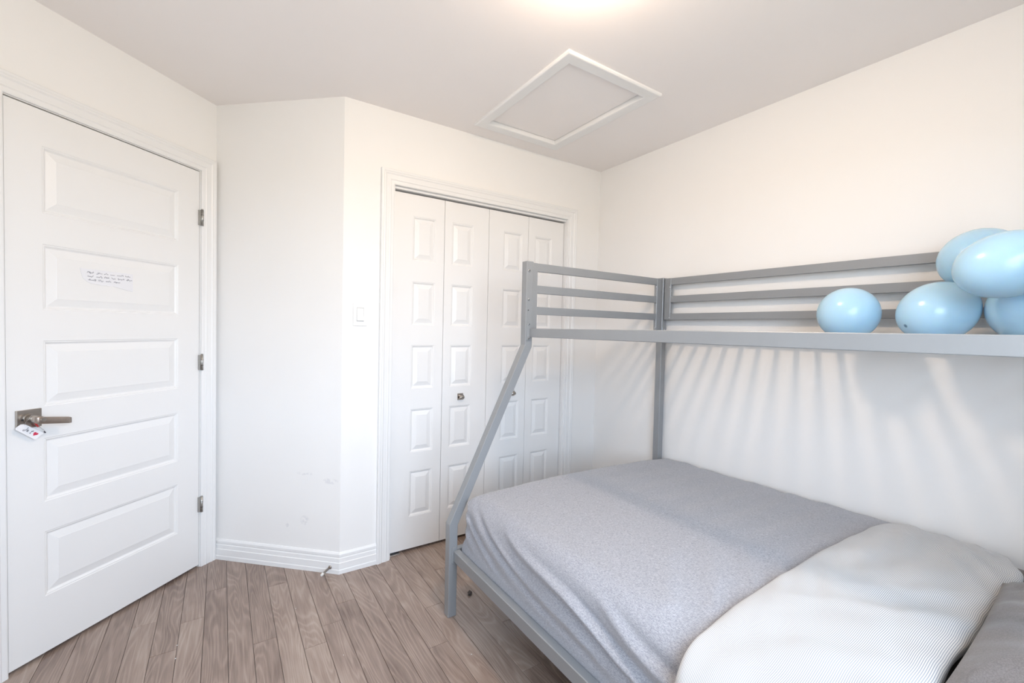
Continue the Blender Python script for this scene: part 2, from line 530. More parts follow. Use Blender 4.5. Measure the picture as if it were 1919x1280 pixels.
# frame: mitred flat trim with a rounded step profile, each side a piece
def frame_piece(name, inner, outer, prof, m, parent):
    """inner/outer: two 3D points each (start,end) of the inner and outer edge; prof: list of (t in 0..1, drop)"""
    i0, i1 = inner; o0, o1 = outer
    vs = []; n = len(prof)
    for (a, b) in ((i0, o0), (i1, o1)):
        for t, d in prof:
            vs.append(Vector(a).lerp(Vector(b), t) + d)
    fs = [(k, k + 1, n + k + 1, n + k) for k in range(n - 1)] + [tuple(range(n))[::-1], tuple(range(n, 2 * n)), (0, n, 2 * n - 1, n - 1)]
    return pydata(name, vs, fs, m, parent)
down = Vector((0, 0, -1))
hp = [(0, down * -0.02), (0, down * 0.009), (0.10, down * 0.011), (0.86, down * 0.013), (0.93, down * 0.012), (1.0, down * 0.008), (1.0, down * -0.001)]
hi = 0.002
ci = [(HX0 + hi, HY0 + hi, H), (HX1 - hi, HY0 + hi, H), (HX1 - hi, HY1 - hi, H), (HX0 + hi, HY1 - hi, H)]
co = [(HO[0], HO[2], H), (HO[1], HO[2], H), (HO[1], HO[3], H), (HO[0], HO[3], H)]
for k in range(4):
    j = (k + 1) % 4
    frame_piece('hatch_frame_side', (ci[k], ci[j]), (co[k], co[j]), hp, M['trim'], hx)

# ------------------------------------------------------------------ walls
T = 0.10
def wall(name, boxes, m, frame=None, label=None):
    bm = bmesh.new()
    for b in boxes:
        add_box(bm, *b, frame=frame)
    o = bm_obj(name, bm, m)
    struct(o, label, 'wall')
    return o
wall('wall_right', [(0, T, REAR_Y - T, T, -0.05, H)], M['wall'], None, 'long white wall behind the bunk bed')
CO = (-1.5038, -0.297, 2.0293)         # closet opening
wall('wall_back', [(Ept.x, CO[0], 0, T, -0.05, H), (CO[1], 0, 0, T, -0.05, H), (CO[0], CO[1], 0, T, CO[2], H)], M['wall'], None,
     'white wall around the folding closet doors')
wall('wall_angled', [(0, 0.7326 + 0.1, -T, 0, -0.05, H)], M['scuff'], ANGF, 'narrow pale angled wall between entry door and light switch')
DS0, DS1, DZ = 0.097, 0.847, 2.040     # door opening
wall('wall_left', [(-0.1, DS0, -T, 0, -0.05, H), (DS1, DW_END + 0.05, -T, 0, -0.05, H), (DS0, DS1, -T, 0, DZ, H)], M['wall'], DOORF, 'white wall around the entry door')
wall('wall_shade_shell', [(-0.05, 0.98, -0.50, -0.44, -0.05, H), (-0.05, 0.0, -0.44, -T, -0.05, H), (0.93, 0.98, -0.44, -T, -0.05, H)], M['wall'], DOORF,  # closed shell added out of view so the gaps around the door stay dark
     'unseen wall shell added behind the entry door to keep its gaps dark')
wall('wall_side', [(LEFT_X - T, LEFT_X, REAR_Y - T, Dend.y + 0.1, -0.05, H)], M['wall'], None, 'plain white side wall')
bxs = [(LEFT_X - T, WIN[0], REAR_Y - T, REAR_Y, -0.05, H), (WIN[1], T, REAR_Y - T, REAR_Y, -0.05, H),
       (WIN[0], WIN[1], REAR_Y - T, REAR_Y, -0.05, WIN[2]), (WIN[0], WIN[1], REAR_Y - T, REAR_Y, WIN[3], H)]
wall('wall_front', bxs, M['wall'], None, 'white wall with the window')
wall('wall_closet', [(-1.68, -0.12, 0.66, 0.70, -0.05, H), (-1.68, -1.64, T, 0.66, -0.05, H), (-0.16, -0.12, T, 0.66, -0.05, H)], M['wall'], None,
     'inside walls of the closet')

# window in the rear wall
wn = struct(empty('window_1', ((WIN[0] + WIN[1]) / 2, REAR_Y, WIN[2])), 'white framed window', 'window')
for nm, b in (('window_frame', (WIN[0], WIN[0] + 0.05)), ('window_frame', (WIN[1] - 0.05, WIN[1])), ('window_frame', ((WIN[0] + WIN[1]) / 2 - 0.025, (WIN[0] + WIN[1]) / 2 + 0.025))):
    box(nm, b[0], b[1], REAR_Y - 0.09, REAR_Y - 0.03, WIN[2], WIN[3], M['winframe'], wn, 0.003)
for z0, z1 in ((WIN[2], WIN[2] + 0.05), (WIN[3] - 0.05, WIN[3])):
    box('window_frame', WIN[0] + 0.05, WIN[1] - 0.05, REAR_Y - 0.09, REAR_Y - 0.03, z0, z1, M['winframe'], wn, 0.003)
mid = (WIN[0] + WIN[1]) / 2
for a, b in ((WIN[0] + 0.05, mid - 0.025), (mid + 0.025, WIN[1] - 0.05)):
    box('pane', a, b, REAR_Y - 0.065, REAR_Y - 0.061, WIN[2] + 0.05, WIN[3] - 0.05, M['glass'], wn)
box('window_sill', WIN[0] - 0.04, WIN[1] + 0.04, REAR_Y, REAR_Y + 0.06, WIN[2] - 0.03, WIN[2], M['trim'], wn, 0.004)

# ------------------------------------------------------------------ baseboards
BBP = [(0.0, 0.0), (0.0, 0.0155), (0.020, 0.0155), (0.024, 0.0135), (0.056, 0.0135), (0.0585, 0.0108), (0.078, 0.0100), (0.082, 0.0072),
       (0.087, 0.0085), (0.098, 0.0085), (0.105, 0.0050), (0.108, 0.0030), (0.108, 0.0)]
def baseboard(name, pts, normals, label):
    """pts: path corners on the wall line, normals: mitred offset direction at each corner"""
    vs = []; n = len(BBP)
    for p, nn in zip(pts, normals):
        for z, d in BBP:
            vs.append(Vector(p) + Vector(nn) * d + ZV * z)
    fs = []
    for i in range(len(pts) - 1):
        for k in range(n - 1):
            fs.append((i * n + k, i * n + k + 1, (i + 1) * n + k + 1, (i + 1) * n + k))
    fs += [tuple(range(n)), tuple(range((len(pts) - 1) * n, len(pts) * n))]
    return struct(pydata(name, vs, fs, M['trim']), label, 'baseboard')
nK = Vector((0, -1, 0))
mit = (NA + nK); mit = mit / mit.dot(nK)
baseboard('baseboard_angled', [Ept, Cpt], [mit, NA], 'stepped white baseboard of the angled wall')
baseboard('baseboard_back', [Vector((-1.5749, 0, 0)), Ept], [nK, mit], 'short white baseboard piece below the light switch')
baseboard('baseboard_corner', [Vector((-0.002, 0, 0)), Vector((-0.2238, 0, 0))], [nK, nK], 'white baseboard in the corner behind the bed')
baseboard('baseboard_right', [Vector((0, REAR_Y + 0.002, 0)), Vector((0, -0.018, 0))], [Vector((-1, 0, 0))] * 2, 'white baseboard behind the bed')

# ------------------------------------------------------------------ casings
CP = [(0, 0.0), (0, 0.009), (0.06, 0.011), (0.24, 0.0115), (0.30, 0.0145), (0.36, 0.0135), (0.62, 0.0150), (0.70, 0.0190), (0.78, 0.0180), (0.84, 0.0205), (0.95, 0.0205), (1.0, 0.0180), (1.0, 0.0)]
def casing(root, fr, a0, a1, zt, b0, b1, zo, left_only=None):
    """fr: frame (origin, along, normal, up); a0<a1 inner edges, b0<b1 outer edges"""
    o, ex, en, ez = fr
    P = lambda s, z: o + ex * s + ez * z
    pr = [(t, en * d) for t, d in CP]
    frame_piece('casing_side', (P(a0, 0), P(a0, zt)), (P(b0, 0), P(b0, zo)), pr, M['trim'], root)
    frame_piece('casing_head', (P(a0, zt), P(a1, zt)), (P(b0, zo), P(b1, zo)), pr, M['trim'], root)
    frame_piece('casing_side', (P(a1, zt), P(a1, 0)), (P(b1, zo), P(b1, 0)), pr, M['trim'], root)
trim1 = struct(empty('trim_1', Cpt + BV * 0.45), 'moulded white casing around the entry door', 'trim')
casing(trim1, DOORF, 0.094, 0.850, 2.043, 0.014, 0.928, 2.116)
trim2 = struct(empty('trim_2', (-0.9, 0, 0)), 'moulded white casing around the closet doors', 'trim')
CLF = (Vector((0, 0, 0)), Vector((1, 0, 0)), Vector((0, -1, 0)), ZV)
casing(trim2, CLF, -1.5038, -0.297, 2.0293, -1.5749, -0.2238, 2.1049)
# closet jambs and track
jb = struct(empty('trim_3', (-0.9, 0.05, 0)), 'white closet jamb with top track', 'trim')
box('jamb', CO[0] - 0.001, CO[0] + 0.006, 0.0, T, 0, CO[2], M['trim'], jb)
box('jamb', CO[1] - 0.004, CO[1] + 0.001, 0.0, T, 0, CO[2], M['trim'], jb)
box('track', CO[0] + 0.006, CO[1] - 0.004, 0.010, 0.064, CO[2] - 0.0135, CO[2] - 0.0005, M['track'], jb, 0.002, 2)
box('floor_bracket', CO[0] + 0.006, CO[0] + 0.07, 0.018, 0.060, 0.0, 0.006, M['bolt'], jb, 0.001)

# ------------------------------------------------------------------ panelled doors
def leaf_mesh(name, fr, s0, s1, z0, z1, thick, holes, m, parent, front=0.0):
    """slab with rectangular recesses; holes: list of (sa,sb,za,zb); s=along, y=offset along normal"""
    ss = sorted({s0, s1, *[h[0] for h in holes], *[h[1] for h in holes]})
    zs = sorted({z0, z1, *[h[2] for h in holes], *[h[3] for h in holes]})
    bm = bmesh.new()
    o, ex, en, ez = fr
    V = {}
    def vert(s, z, d):
        key = (round(s, 5), round(z, 5), round(d, 5))
        if key not in V:
            V[key] = bm.verts.new(o + ex * s + en * (front + d) + ez * z)
        return V[key]
    def hole(a, b, c, d):
        for h in holes:
            if a >= h[0] - 1e-6 and b <= h[1] + 1e-6 and c >= h[2] - 1e-6 and d <= h[3] + 1e-6:
                return True
        return False
    for i in range(len(ss) - 1):
        for j in range(len(zs) - 1):
            a, b, c, d = ss[i], ss[i + 1], zs[j], zs[j + 1]
            if hole(a, b, c, d):
                continue
            bm.faces.new((vert(a, c, 0), vert(b, c, 0), vert(b, d, 0), vert(a, d, 0)))
    e = 0.0015
    def side(p, q):
        bm.faces.new((vert(*p, 0), vert(*q, 0), vert(*q, -thick), vert(*p, -thick)))
    for i in range(len(ss) - 1):
        side((ss[i], z0), (ss[i + 1], z0)); side((ss[i], z1), (ss[i + 1], z1))
    for j in range(len(zs) - 1):
        side((s0, zs[j]), (s0, zs[j + 1])); side((s1, zs[j]), (s1, zs[j + 1]))
    bm.faces.new([vert(s, z, -thick) for s, z in [(s, z0) for s in ss] + [(s1, z) for z in zs[1:]] + [(s, z1) for s in ss[::-1][1:]] + [(s0, z) for z in zs[::-1][1:-1]]])
    return bm_obj(name, bm, m, parent)

def raised_panel(fr, sa, sb, za, zb, prof, m, parent, front=0.0):
    """prof: list of (inset, depth) rings, last ring is filled"""
    o, ex, en, ez = fr
    vs = []
    for ins, d in prof:
        for s, z in ((sa + ins, za + ins), (sb - ins, za + ins), (sb - ins, zb - ins), (sa + ins, zb - ins)):
            vs.append(o + ex * s + en * (front + d) + ez * z)
    fs = []
    for k in range(len(prof) - 1):
        for i in range(4):
            j = (i + 1) % 4
            fs.append((4 * k + i, 4 * k + j, 4 * k + 4 + j, 4 * k + 4 + i))
    L = 4 * (len(prof) - 1)
    fs.append((L, L + 1, L + 2, L + 3))
    ob = pydata('panel', vs, fs, m, parent, fix=False)
    # face normals toward the room
    me = ob.data
    if me.polygons[-1].normal.dot(en) < 0:
        me.flip_normals()
    return ob
PROF = [(0, 0), (0.003, -0.0022), (0.006, -0.0022), (0.013, -0.0085), (0.016, -0.0085), (0.042, -0.0020), (0.0435, -0.0012)]
PROFC = [(0, 0), (0.003, -0.0020), (0.006, -0.0022), (0.012, -0.0090), (0.015, -0.0090), (0.036, -0.0020), (0.0375, -0.0010)]

# entry door
door1 = struct(empty('door_1', Cpt + BV * 0.47), 'white entry door with five raised panels, closed', 'door')
ROWS = [(1.662, 1.906), (1.305, 1.549), (0.946, 1.192), (0.588, 0.828), (0.228, 0.474)]
PS0, PS1 = 0.212, 0.739
leaf_mesh('slab', DOORF, 0.1005, 0.8440, 0.013, 2.0350, 0.035, [(PS0, PS1, a, b) for a, b in ROWS], M['door'], door1, 0.0)
for a, b in ROWS:
    raised_panel(DOORF, PS0, PS1, a, b, PROF, M['door'], door1, 0.0)
def dwp(s, off, z):
    return Cpt + BV * s + NB * off + ZV * z
for zc in (1.804, 1.067, 0.330):
    h = tag(cyl('hinge', dwp(0.094, 0.012, zc - 0.040), dwp(0.094, 0.012, zc + 0.040), 0.0065, M['hinge'], door1, n=12), 'steel hinge knuckle')
    bm = bmesh.new()
    for zz in (-0.014, 0.014):
        add_cyl(bm, dwp(0.094, 0.012, zc + zz - 0.0008), dwp(0.094, 0.012, zc + zz + 0.0008), 0.0069, n=12)
    bm_obj('hinge_joint', bm, M['dark'], h)
    box('hinge_leaf', 0.0945, 0.1065, 0.0005, 0.012, zc - 0.038, zc + 0.038, M['hinge'], h, frame=DOORF)
    cyl('hinge_pin_head', dwp(0.094, 0.012, zc + 0.040), dwp(0.094, 0.012, zc + 0.044), 0.0052, M['hinge'], h, n=10)

hd = tag(empty('lever_handle', dwp(0.786, 0, 0.912) - door1.location, door1), 'satin nickel lever handle on a square plate')
box('rosette', 0.7500, 0.8220, 0.0, 0.009, 0.877, 0.944, M['nickel'], hd, 0.0015, 2, frame=DOORF)
cyl('privacy_pinhole', dwp(0.806, 0.0088, 0.909), dwp(0.806, 0.0094, 0.909), 0.004, M['hole'], hd, n=12)
bm = bmesh.new()
hc = (0.786, 0.911)
add_cyl(bm, dwp(hc[0], 0.0085, hc[1]), dwp(hc[0], 0.014, hc[1]), 0.0185, 0.0175, 28)
add_cyl(bm, dwp(hc[0], 0.012, hc[1]), dwp(hc[0], 0.062, hc[1]), 0.0125, 0.0125, 24)
bm_obj('stem', bm, M['nickel'], hd)
# lever: flat bar with rounded ends, slightly curved toward the door at its free end
bm = bmesh.new()
sec = []
L0, L1 = hc[0] + 0.014, 0.690
for i in range(13):
    t = i / 12
    s = L0 + (L1 - L0) * t
    off = 0.062 - 0.006 * t * t
    hh = 0.0132 - 0.001 * t
    tt = 0.0068 - 0.0012 * t
    ring = []
    for q in range(16):
        a = 2 * math.pi * q / 16
        ca, sa = math.cos(a), math.sin(a)
        f = 0.45
        px = math.copysign(abs(ca) ** f, ca) * tt; pz = math.copysign(abs(sa) ** f, sa) * hh
        if i in (0, 12):
            px *= 0.7; pz *= 0.88
        ring.append(bm.verts.new(dwp(s, off + px, hc[1] - 0.020 * t + pz)))
    sec.append(ring)
for i in range(12):
    for q in range(16):
        f = bm.faces.new((sec[i][q], sec[i][(q + 1) % 16], sec[i + 1][(q + 1) % 16], sec[i + 1][q])); f.smooth = True
bm.faces.new(sec[0]); bm.faces.new(sec[-1][::-1])
bm_obj('lever', bm, M['lever'], hd)
cyl('lock_button', dwp(hc[0] - 0.004, 0.066, hc[1]), dwp(hc[0] - 0.004, 0.0725, hc[1]), 0.0075, M['nickel'], hd, n=20)

# gift tag hanging from the handle
tg = tag(empty('gift_tag', dwp(0.790, 0.02, 0.84)), 'small white card tag with a red heart hanging from the door handle', 'tag')
t0 = Vector((0.811, 0.900)); t1 = Vector((0.834, 0.884)); t2 = Vector((0.776, 0.832)); t3 = Vector((0.750, 0.851))
def onTag(u, v, off=0.0):
    # u 0..1 along the long side (from upper left to lower right), v 0..1 from lower to upper long side
    a = t1.lerp(t2, u); b = t0.lerp(t3, u)
    p = a.lerp(b, v)
    return dwp(p.x, 0.0175 + off, p.y)
bm = bmesh.new()
cor = [(0.06, 0), (0.98, 0), (1.0, 0.06), (1.0, 0.94), (0.98, 1.0), (0.10, 1.0), (0.0, 0.78), (0.0, 0.2)]
fr_ = [bm.verts.new(onTag(u, v, 0.0012)) for u, v in cor]; bk = [bm.verts.new(onTag(u, v, 0)) for u, v in cor]
bm.faces.new(fr_); bm.faces.new(bk[::-1])
for i in range(len(cor)):
    j = (i + 1) % len(cor); bm.faces.new((fr_[i], bk[i], bk[j], fr_[j]))
bm_obj('card', bm, M['tagpaper'], tg)
def strokes(name, polys, r, m, parent, fn):
    bm = bmesh.new()
    for pl in polys:
        add_tube(bm, [fn(*p) for p in pl], r, 5)
    return bm_obj(name, bm, m, parent)
J = [(0.31, 0.80), (0.345, 0.82), (0.355, 0.66), (0.345, 0.42), (0.32, 0.28), (0.285, 0.26), (0.27, 0.36), (0.30, 0.44)]
e_ = [(0.40, 0.46), (0.435, 0.50), (0.445, 0.58), (0.42, 0.62), (0.40, 0.52), (0.41, 0.40), (0.45, 0.38), (0.475, 0.44)]
t_ = [(0.60, 0.78), (0.585, 0.56), (0.575, 0.38), (0.59, 0.32), (0.62, 0.38)]
tb = [(0.555, 0.62), (0.625, 0.68)]
strokes('lettering', [J, e_, t_, tb], 0.0008, M['tagink'], tg, lambda u, v: onTag(u, v, 0.0014))
bm = bmesh.new()
hv = []
for i in range(28):
    a = 2 * math.pi * i / 28
    hx_ = 16 * math.sin(a) ** 3; hy_ = 13 * math.cos(a) - 5 * math.cos(2 * a) - 2 * math.cos(3 * a) - math.cos(4 * a)
    hv.append((0.775 + hx_ * 0.0056, 0.54 + hy_ * 0.0165))
F0 = [bm.verts.new(onTag(u, v, 0.0020)) for u, v in hv]; B0 = [bm.verts.new(onTag(u, v, 0.0012)) for u, v in hv]
bm.faces.new(F0)
for i in range(28):
    j = (i + 1) % 28; bm.faces.new((F0[i], B0[i], B0[j], F0[j]))
bm_obj('heart', bm, M['red'], tg)
bm = bmesh.new()
rb = [dwp(0.779, 0.020, 0.893), dwp(0.774, 0.020, 0.893), dwp(0.762, 0.019, 0.878), dwp(0.769, 0.019, 0.877)]
f0 = [bm.verts.new(p) for p in rb]; b0 = [bm.verts.new(p - NB * 0.0012) for p in rb]
bm.faces.new(f0); bm.faces.new(b0[::-1])
for i in range(4): bm.faces.new((f0[i], b0[i], b0[(i + 1) % 4], f0[(i + 1) % 4]))
bm_obj('ribbon', bm, M['ribbon'], tg)
bm = bmesh.new()
lp = [dwp(0.806, 0.0195, 0.893), dwp(0.806, 0.026, 0.903), dwp(0.803, 0.030, 0.912)]
for i in range(9):
    a = math.pi * (1.0 - i / 8.0)
    lp.append(dwp(0.786 + 0.0135 * -math.cos(a), 0.030, 0.911 + 0.0135 * math.sin(a)) if False else dwp(0.786 - 0.0138 * math.cos(a), 0.030, 0.911 + 0.0138 * math.sin(a)))
lp += [dwp(0.772, 0.028, 0.900), dwp(0.765, 0.019, 0.880), dwp(0.757, 0.017, 0.870), dwp(0.748, 0.016, 0.861), dwp(0.744, 0.016, 0.852)]
add_tube(bm, lp, 0.0007, 6)
bm_obj('string', bm, M['string'], tg)
bm = bmesh.new(); add_tube(bm, [dwp(0.748, 0.016, 0.856), dwp(0.744, 0.016, 0.851)], 0.0022, 8)
bm_obj('string_end', bm, M['tagink'], tg)

# torn paper note on the second panel
nt = tag(empty('paper_note', dwp(0.52, 0.0, 1.44)), 'torn slip of paper with faint handwriting stuck on the door', 'note')
edge = [(0.621, 1.478), (0.60, 1.4765), (0.57, 1.4775), (0.54, 1.4765), (0.50, 1.4775), (0.46, 1.4765), (0.423, 1.476), (0.4215, 1.44), (0.4225, 1.400)]
torn = [(0.445, 1.403), (0.465, 1.408), (0.485, 1.412), (0.502, 1.417), (0.516, 1.414), (0.53, 1.417), (0.548, 1.416), (0.565, 1.419), (0.582, 1.419), (0.596, 1.425), (0.604, 1.432), (0.612, 1.440), (0.616, 1.455)]
bm = bmesh.new()
pl = edge + torn
off0 = -0.0012
F0 = [bm.verts.new(dwp(s, off0 + 0.0016 + 0.0006 * math.sin(s * 60), z)) for s, z in pl]
B0 = [bm.verts.new(dwp(s, off0, z)) for s, z in pl]
bm.faces.new(F0); bm.faces.new(B0[::-1])
for i in range(len(pl)):
    j = (i + 1) % len(pl); bm.faces.new((F0[i], B0[i], B0[j], F0[j]))
bm_obj('paper', bm, M['paper'], nt)
rs = random.Random(5)
def scribble(s0, s1, z):
    # cursive-looking words running from s0 (left) to s1 (right)
    out = []; s = s0
    while s > s1:
        wl = rs.uniform(0.016, 0.030)
        pts = []; n = int(wl / 0.0011); x = s
        for i in range(n):
            x -= 0.0011
            a = 0.0016 * (1 if i % 2 else -1) * rs.uniform(0.5, 1.2)
            if rs.random() < 0.14: a = 0.0052 * (1 if rs.random() < 0.75 else -0.8)
            pts.append((x, z + a))
        out.append(pts); s = x - rs.uniform(0.005, 0.010)
    return out
polys = scribble(0.598, 0.436, 1.4625) + scribble(0.597, 0.440, 1.4480) + scribble(0.594, 0.500, 1.4335)
strokes('handwriting', polys, 0.00042, M['ink'], nt, lambda s, z: dwp(s, off0 + 0.0021, z))

# closet bifold doors: two pairs of leaves
CROWS = [(1.642, 1.889), (1.283, 1.527), (0.926, 1.171), (0.564, 0.811), (0.198, 0.457)]
FR = -0.030                                           # leaf face sits 30 mm behind the wall face
CX = [-1.4960, -1.1935, -0.8970, -0.5990, -0.3030]
PIN = [(-1.384, -1.246), (-1.146, -1.004), (-0.790, -0.648), (-0.547, -0.406)]
for dn, (la, lb) in (('door_2', (0, 1)), ('door_3', (2, 3))):
    d = struct(empty(dn, ((CX[la] + CX[lb + 1]) / 2, 0.045, 0)), 'white folding closet door nearest the light switch' if la == 0 else 'white folding closet door behind the slanted bed post', 'door')
    for li in (la, lb):
        x0, x1 = CX[li] + 0.0012, CX[li + 1] - 0.0012
        lf = leaf_mesh('leaf', CLF, x0, x1, 0.016, 2.0070, 0.032, [(*PIN[li], a, b) for a, b in CROWS], M['door'], d, FR)
        for a, b in CROWS:
            raised_panel(CLF, *PIN[li], a, b, PROFC, M['door'], lf, FR)
        kx = {1: -1.0745, 2: -0.7050}.get(li)
        if kx is not None:
            kb = box('knob_plate', kx - 0.0185, kx + 0.0185, 0.0255, 0.0300, 0.8425, 0.8820, M['nickel'], lf, 0.0008)
            bm = bmesh.new()
            # D shaped strap pull, open at the sides
            n = 14; vin = []; vout = []
            for i in range(n + 1):
                a = -math.pi / 2 + math.pi * i / n
                for lst, ro, rz in ((vout, 0.022, 0.0135), (vin, 0.018, 0.0095)):
                    for xx in (kx - 0.0150, kx + 0.0170):
                        lst.append(bm.verts.new((xx, 0.026 - ro * math.cos(a), 0.8600 + rz * math.sin(a))))
            for i in range(n):
                o0, o1, o2, o3 = vout[2 * i], vout[2 * i + 1], vout[2 * i + 3], vout[2 * i + 2]
                i0, i1, i2, i3 = vin[2 * i], vin[2 * i + 1], vin[2 * i + 3], vin[2 * i + 2]
                f = bm.faces.new((o0, o1, o2, o3)); f.smooth = True
                f = bm.faces.new((i3, i2, i1, i0)); f.smooth = True
                bm.faces.new((o0, o3, i3, i0)); bm.faces.new((o1, i1, i2, o2))
            bm_obj('pull', bm, M['nickel'], lf)

# ------------------------------------------------------------------ light switch
sw = tag(empty('light_switch', (-1.673, 0, 1.272)), 'white rocker light switch on the wall beside the closet', 'light switch')
box('cover_plate', -1.7085, -1.6375, -0.0055, 0.0, 1.2725, 1.3900, M['plastic'], sw, 0.0022, 2)
bm = bmesh.new()
x0, x1, z0, z1 = -1.6895, -1.6565, 1.2985, 1.3650
for (v, y) in (((x0, z0), -0.0045), ((x1, z0), -0.0045)):
    pass
vs = [(x0, -0.005, z0), (x1, -0.005, z0), (x1, -0.005, z1), (x0, -0.005, z1), (x0, -0.0115, z0 + 0.001), (x1, -0.0115, z0 + 0.001), (x1, -0.0065, z1 - 0.001), (x0, -0.0065, z1 - 0.001),
      (x0, -0.0072, (z0 + z1) / 2), (x1, -0.0072, (z0 + z1) / 2)]
fs = [(0, 1, 5, 4), (4, 5, 9, 8), (8, 9, 6, 7), (7, 6, 2, 3), (0, 4, 8), (0, 8, 7, 3), (1, 9, 5), (1, 2, 6, 9)]
pydata('rocker', vs, fs, M['plastic'], sw)
M['seam'] = simple('switch_seam_grey', (0.30, 0.30, 0.31), 0.7)
box('rocker_seam', x0 - 0.0012, x1 + 0.0012, -0.0058, -0.0050, z0 - 0.0022, z1 + 0.0012, M['seam'], sw)
for zz in (1.2795, 1.3830):
    cyl('screw', (-1.673, -0.0050, zz), (-1.673, -0.0063, zz), 0.0028, M['plastic'], sw, n=12)

# ------------------------------------------------------------------ spring door stop
sb = Ept + AV * 0.045 + NA * 0.0135 + ZV * 0.031
ds = tag(empty('door_stop', sb - ZV * 0.031), 'small metal door stop with white rubber tip on the baseboard', 'door stop')
cyl('base', sb, sb + NA * 0.005, 0.010, M['nickel'], ds, 0.0075, 20)
bm = bmesh.new()
rings = []
for i in range(49):
    t = i / 48
    rr = 0.0046 + 0.0007 * math.sin(i * math.pi)            # core
    rings.append((sb + NA * (0.004 + 0.058 * t), rr))
for (p, r_), (p2, r2) in zip(rings[:-1:2], rings[2::2]):
    add_cyl(bm, p, p + (p2 - p) * 0.55, 0.0050, 0.0050, 12, cap=True)
    add_cyl(bm, p + (p2 - p) * 0.5, p2, 0.0041, 0.0041, 12, cap=False)
bm_obj('spring', bm, M['nickel'], ds)
bm = bmesh.new()
add_cyl(bm, sb + NA * 0.060, sb + NA * 0.072, 0.0068, 0.0068, 18)
add_cyl(bm, sb + NA * 0.072, sb + NA * 0.0745, 0.0068, 0.0050, 18)
bm_obj('rubber_tip', bm, M['rubber'], ds)

# ------------------------------------------------------------------ bunk bed frame
YF = -0.614          # near face of the foot posts
YB = -0.574
YH = -2.640          # head end posts: YH .. YH+0.04
bed = tag(empty('bunk_bed', (-0.72, -1.6, 0)), 'grey metal bunk bed frame with bare upper slats against the white wall', 'bunk bed')
def sweep_rect(name, prof, y0, y1, m, parent, bev=0.0018):
    """prof: closed list of (x,z) outline, extruded in y with slightly chamfered edges"""
    bm = bmesh.new()
    a = [bm.verts.new((x, y0, z)) for x, z in prof]; b = [bm.verts.new((x, y1, z)) for x, z in prof]
    n = len(prof)
    bm.faces.new(a); bm.faces.new(b[::-1])
    for i in range(n):
        bm.faces.new((a[i], b[i], b[(i + 1) % n], a[(i + 1) % n]))
    bmesh.ops.recalc_face_normals(bm, faces=bm.faces)
    bmesh.ops.bevel(bm, geom=list(bm.edges), offset=bev, segments=1, affect='EDGES')
    return bm_obj(name, bm, m, parent)
UX0, UX1 = -1.058, -1.018
LX0, LX1 = -1.437, -1.397
postprof = [(LX0, 0.0), (LX1, 0.0), (LX1, 0.405), (UX1, 1.190), (UX1, 1.600), (UX0, 1.600), (UX0, 1.200), (LX0, 0.412)]
sweep_rect('front_post', postprof, YF, YB, M['bed'], bed)
sweep_rect('front_post', postprof, YH, YH + 0.04, M['bed'], bed)
BX0, BX1 = -0.056, -0.016
sweep_rect('back_post', [(BX0, 0), (BX1, 0), (BX1, 1.602), (BX0, 1.602)], YF, YB, M['bed'], bed)
sweep_rect('back_post', [(BX0, 0), (BX1, 0), (BX1, 1.602), (BX0, 1.602)], YH, YH + 0.04, M['bed'], bed)
# upper side rails
def rail(name, x0, x1, ya, yb, za0, za1, zb0, zb1, bev=0.002):
    bm = bmesh.new()
    vs = [bm.verts.new(p) for p in ((x0, ya, za0), (x1, ya, za0), (x1, ya, za1), (x0, ya, za1), (x0, yb, zb0), (x1, yb, zb0), (x1, yb, zb1), (x0, yb, zb1))]
    for f in ((0, 1, 2, 3), (4, 5, 6, 7), (0, 1, 5, 4), (1, 2, 6, 5), (2, 3, 7, 6), (3, 0, 4, 7)):
        bm.faces.new([vs[i] for i in f])
    bmesh.ops.recalc_face_normals(bm, faces=bm.faces)
    bmesh.ops.bevel(bm, geom=list(bm.edges), offset=bev, segments=1, affect='EDGES')
    return bm_obj(name, bm, M['bed'], bed)
rail('upper_side_rail', -1.036, -1.011, YF - 0.004, YH + 0.044, 1.237, 1.279, 1.244, 1.286)
rail('upper_side_rail', -0.046, -0.021, YF - 0.004, YH + 0.044, 1.237, 1.279, 1.240, 1.282)
box('upper_end_rail', UX1, BX0, YF + 0.006, YB - 0.006, 1.237, 1.279, M['bed'], bed, 0.002)
box('upper_end_rail', UX1, BX0, YH + 0.006, YH + 0.034, 1.240, 1.282, M['bed'], bed, 0.002)
# brackets where the side rail meets the post
box('rail_bracket', -1.052, -1.030, YF - 0.004, YF, 1.222, 1.303, M['bed'], bed, 0.001)
box('rail_bracket', -0.054, -0.020, YF - 0.004, YF, 1.222, 1.303, M['bed'], bed, 0.001)
def bolt(name, p, d, r=0.0055, m='bolt', t=0.003):
    return cyl(name, p, Vector(p) + Vector(d) * t, r, M[m], bed, r * 0.7, 14)
for z, r_ in ((1.555, 0.0080), (1.417, 0.0060), (1.305 - 0.006, 0.0060), (1.231, 0.0060)):
    x = -1.041 if z < 1.4 else -1.043
    y = YF - (0.004 if z < 1.31 else 0.0)
    b = bolt('bolt', (x, y, z), (0, -1, 0), r_)
    o = cyl('bolt_socket', (x, y - 0.0028, z), (x, y - 0.0032, z), r_ * 0.45, M['hole'], b, n=8)
cyl('bolt_hole', (-1.044, YF + 0.001, 1.366), (-1.044, YF - 0.0004, 1.366), 0.0032, M['hole'], bed, n=10)
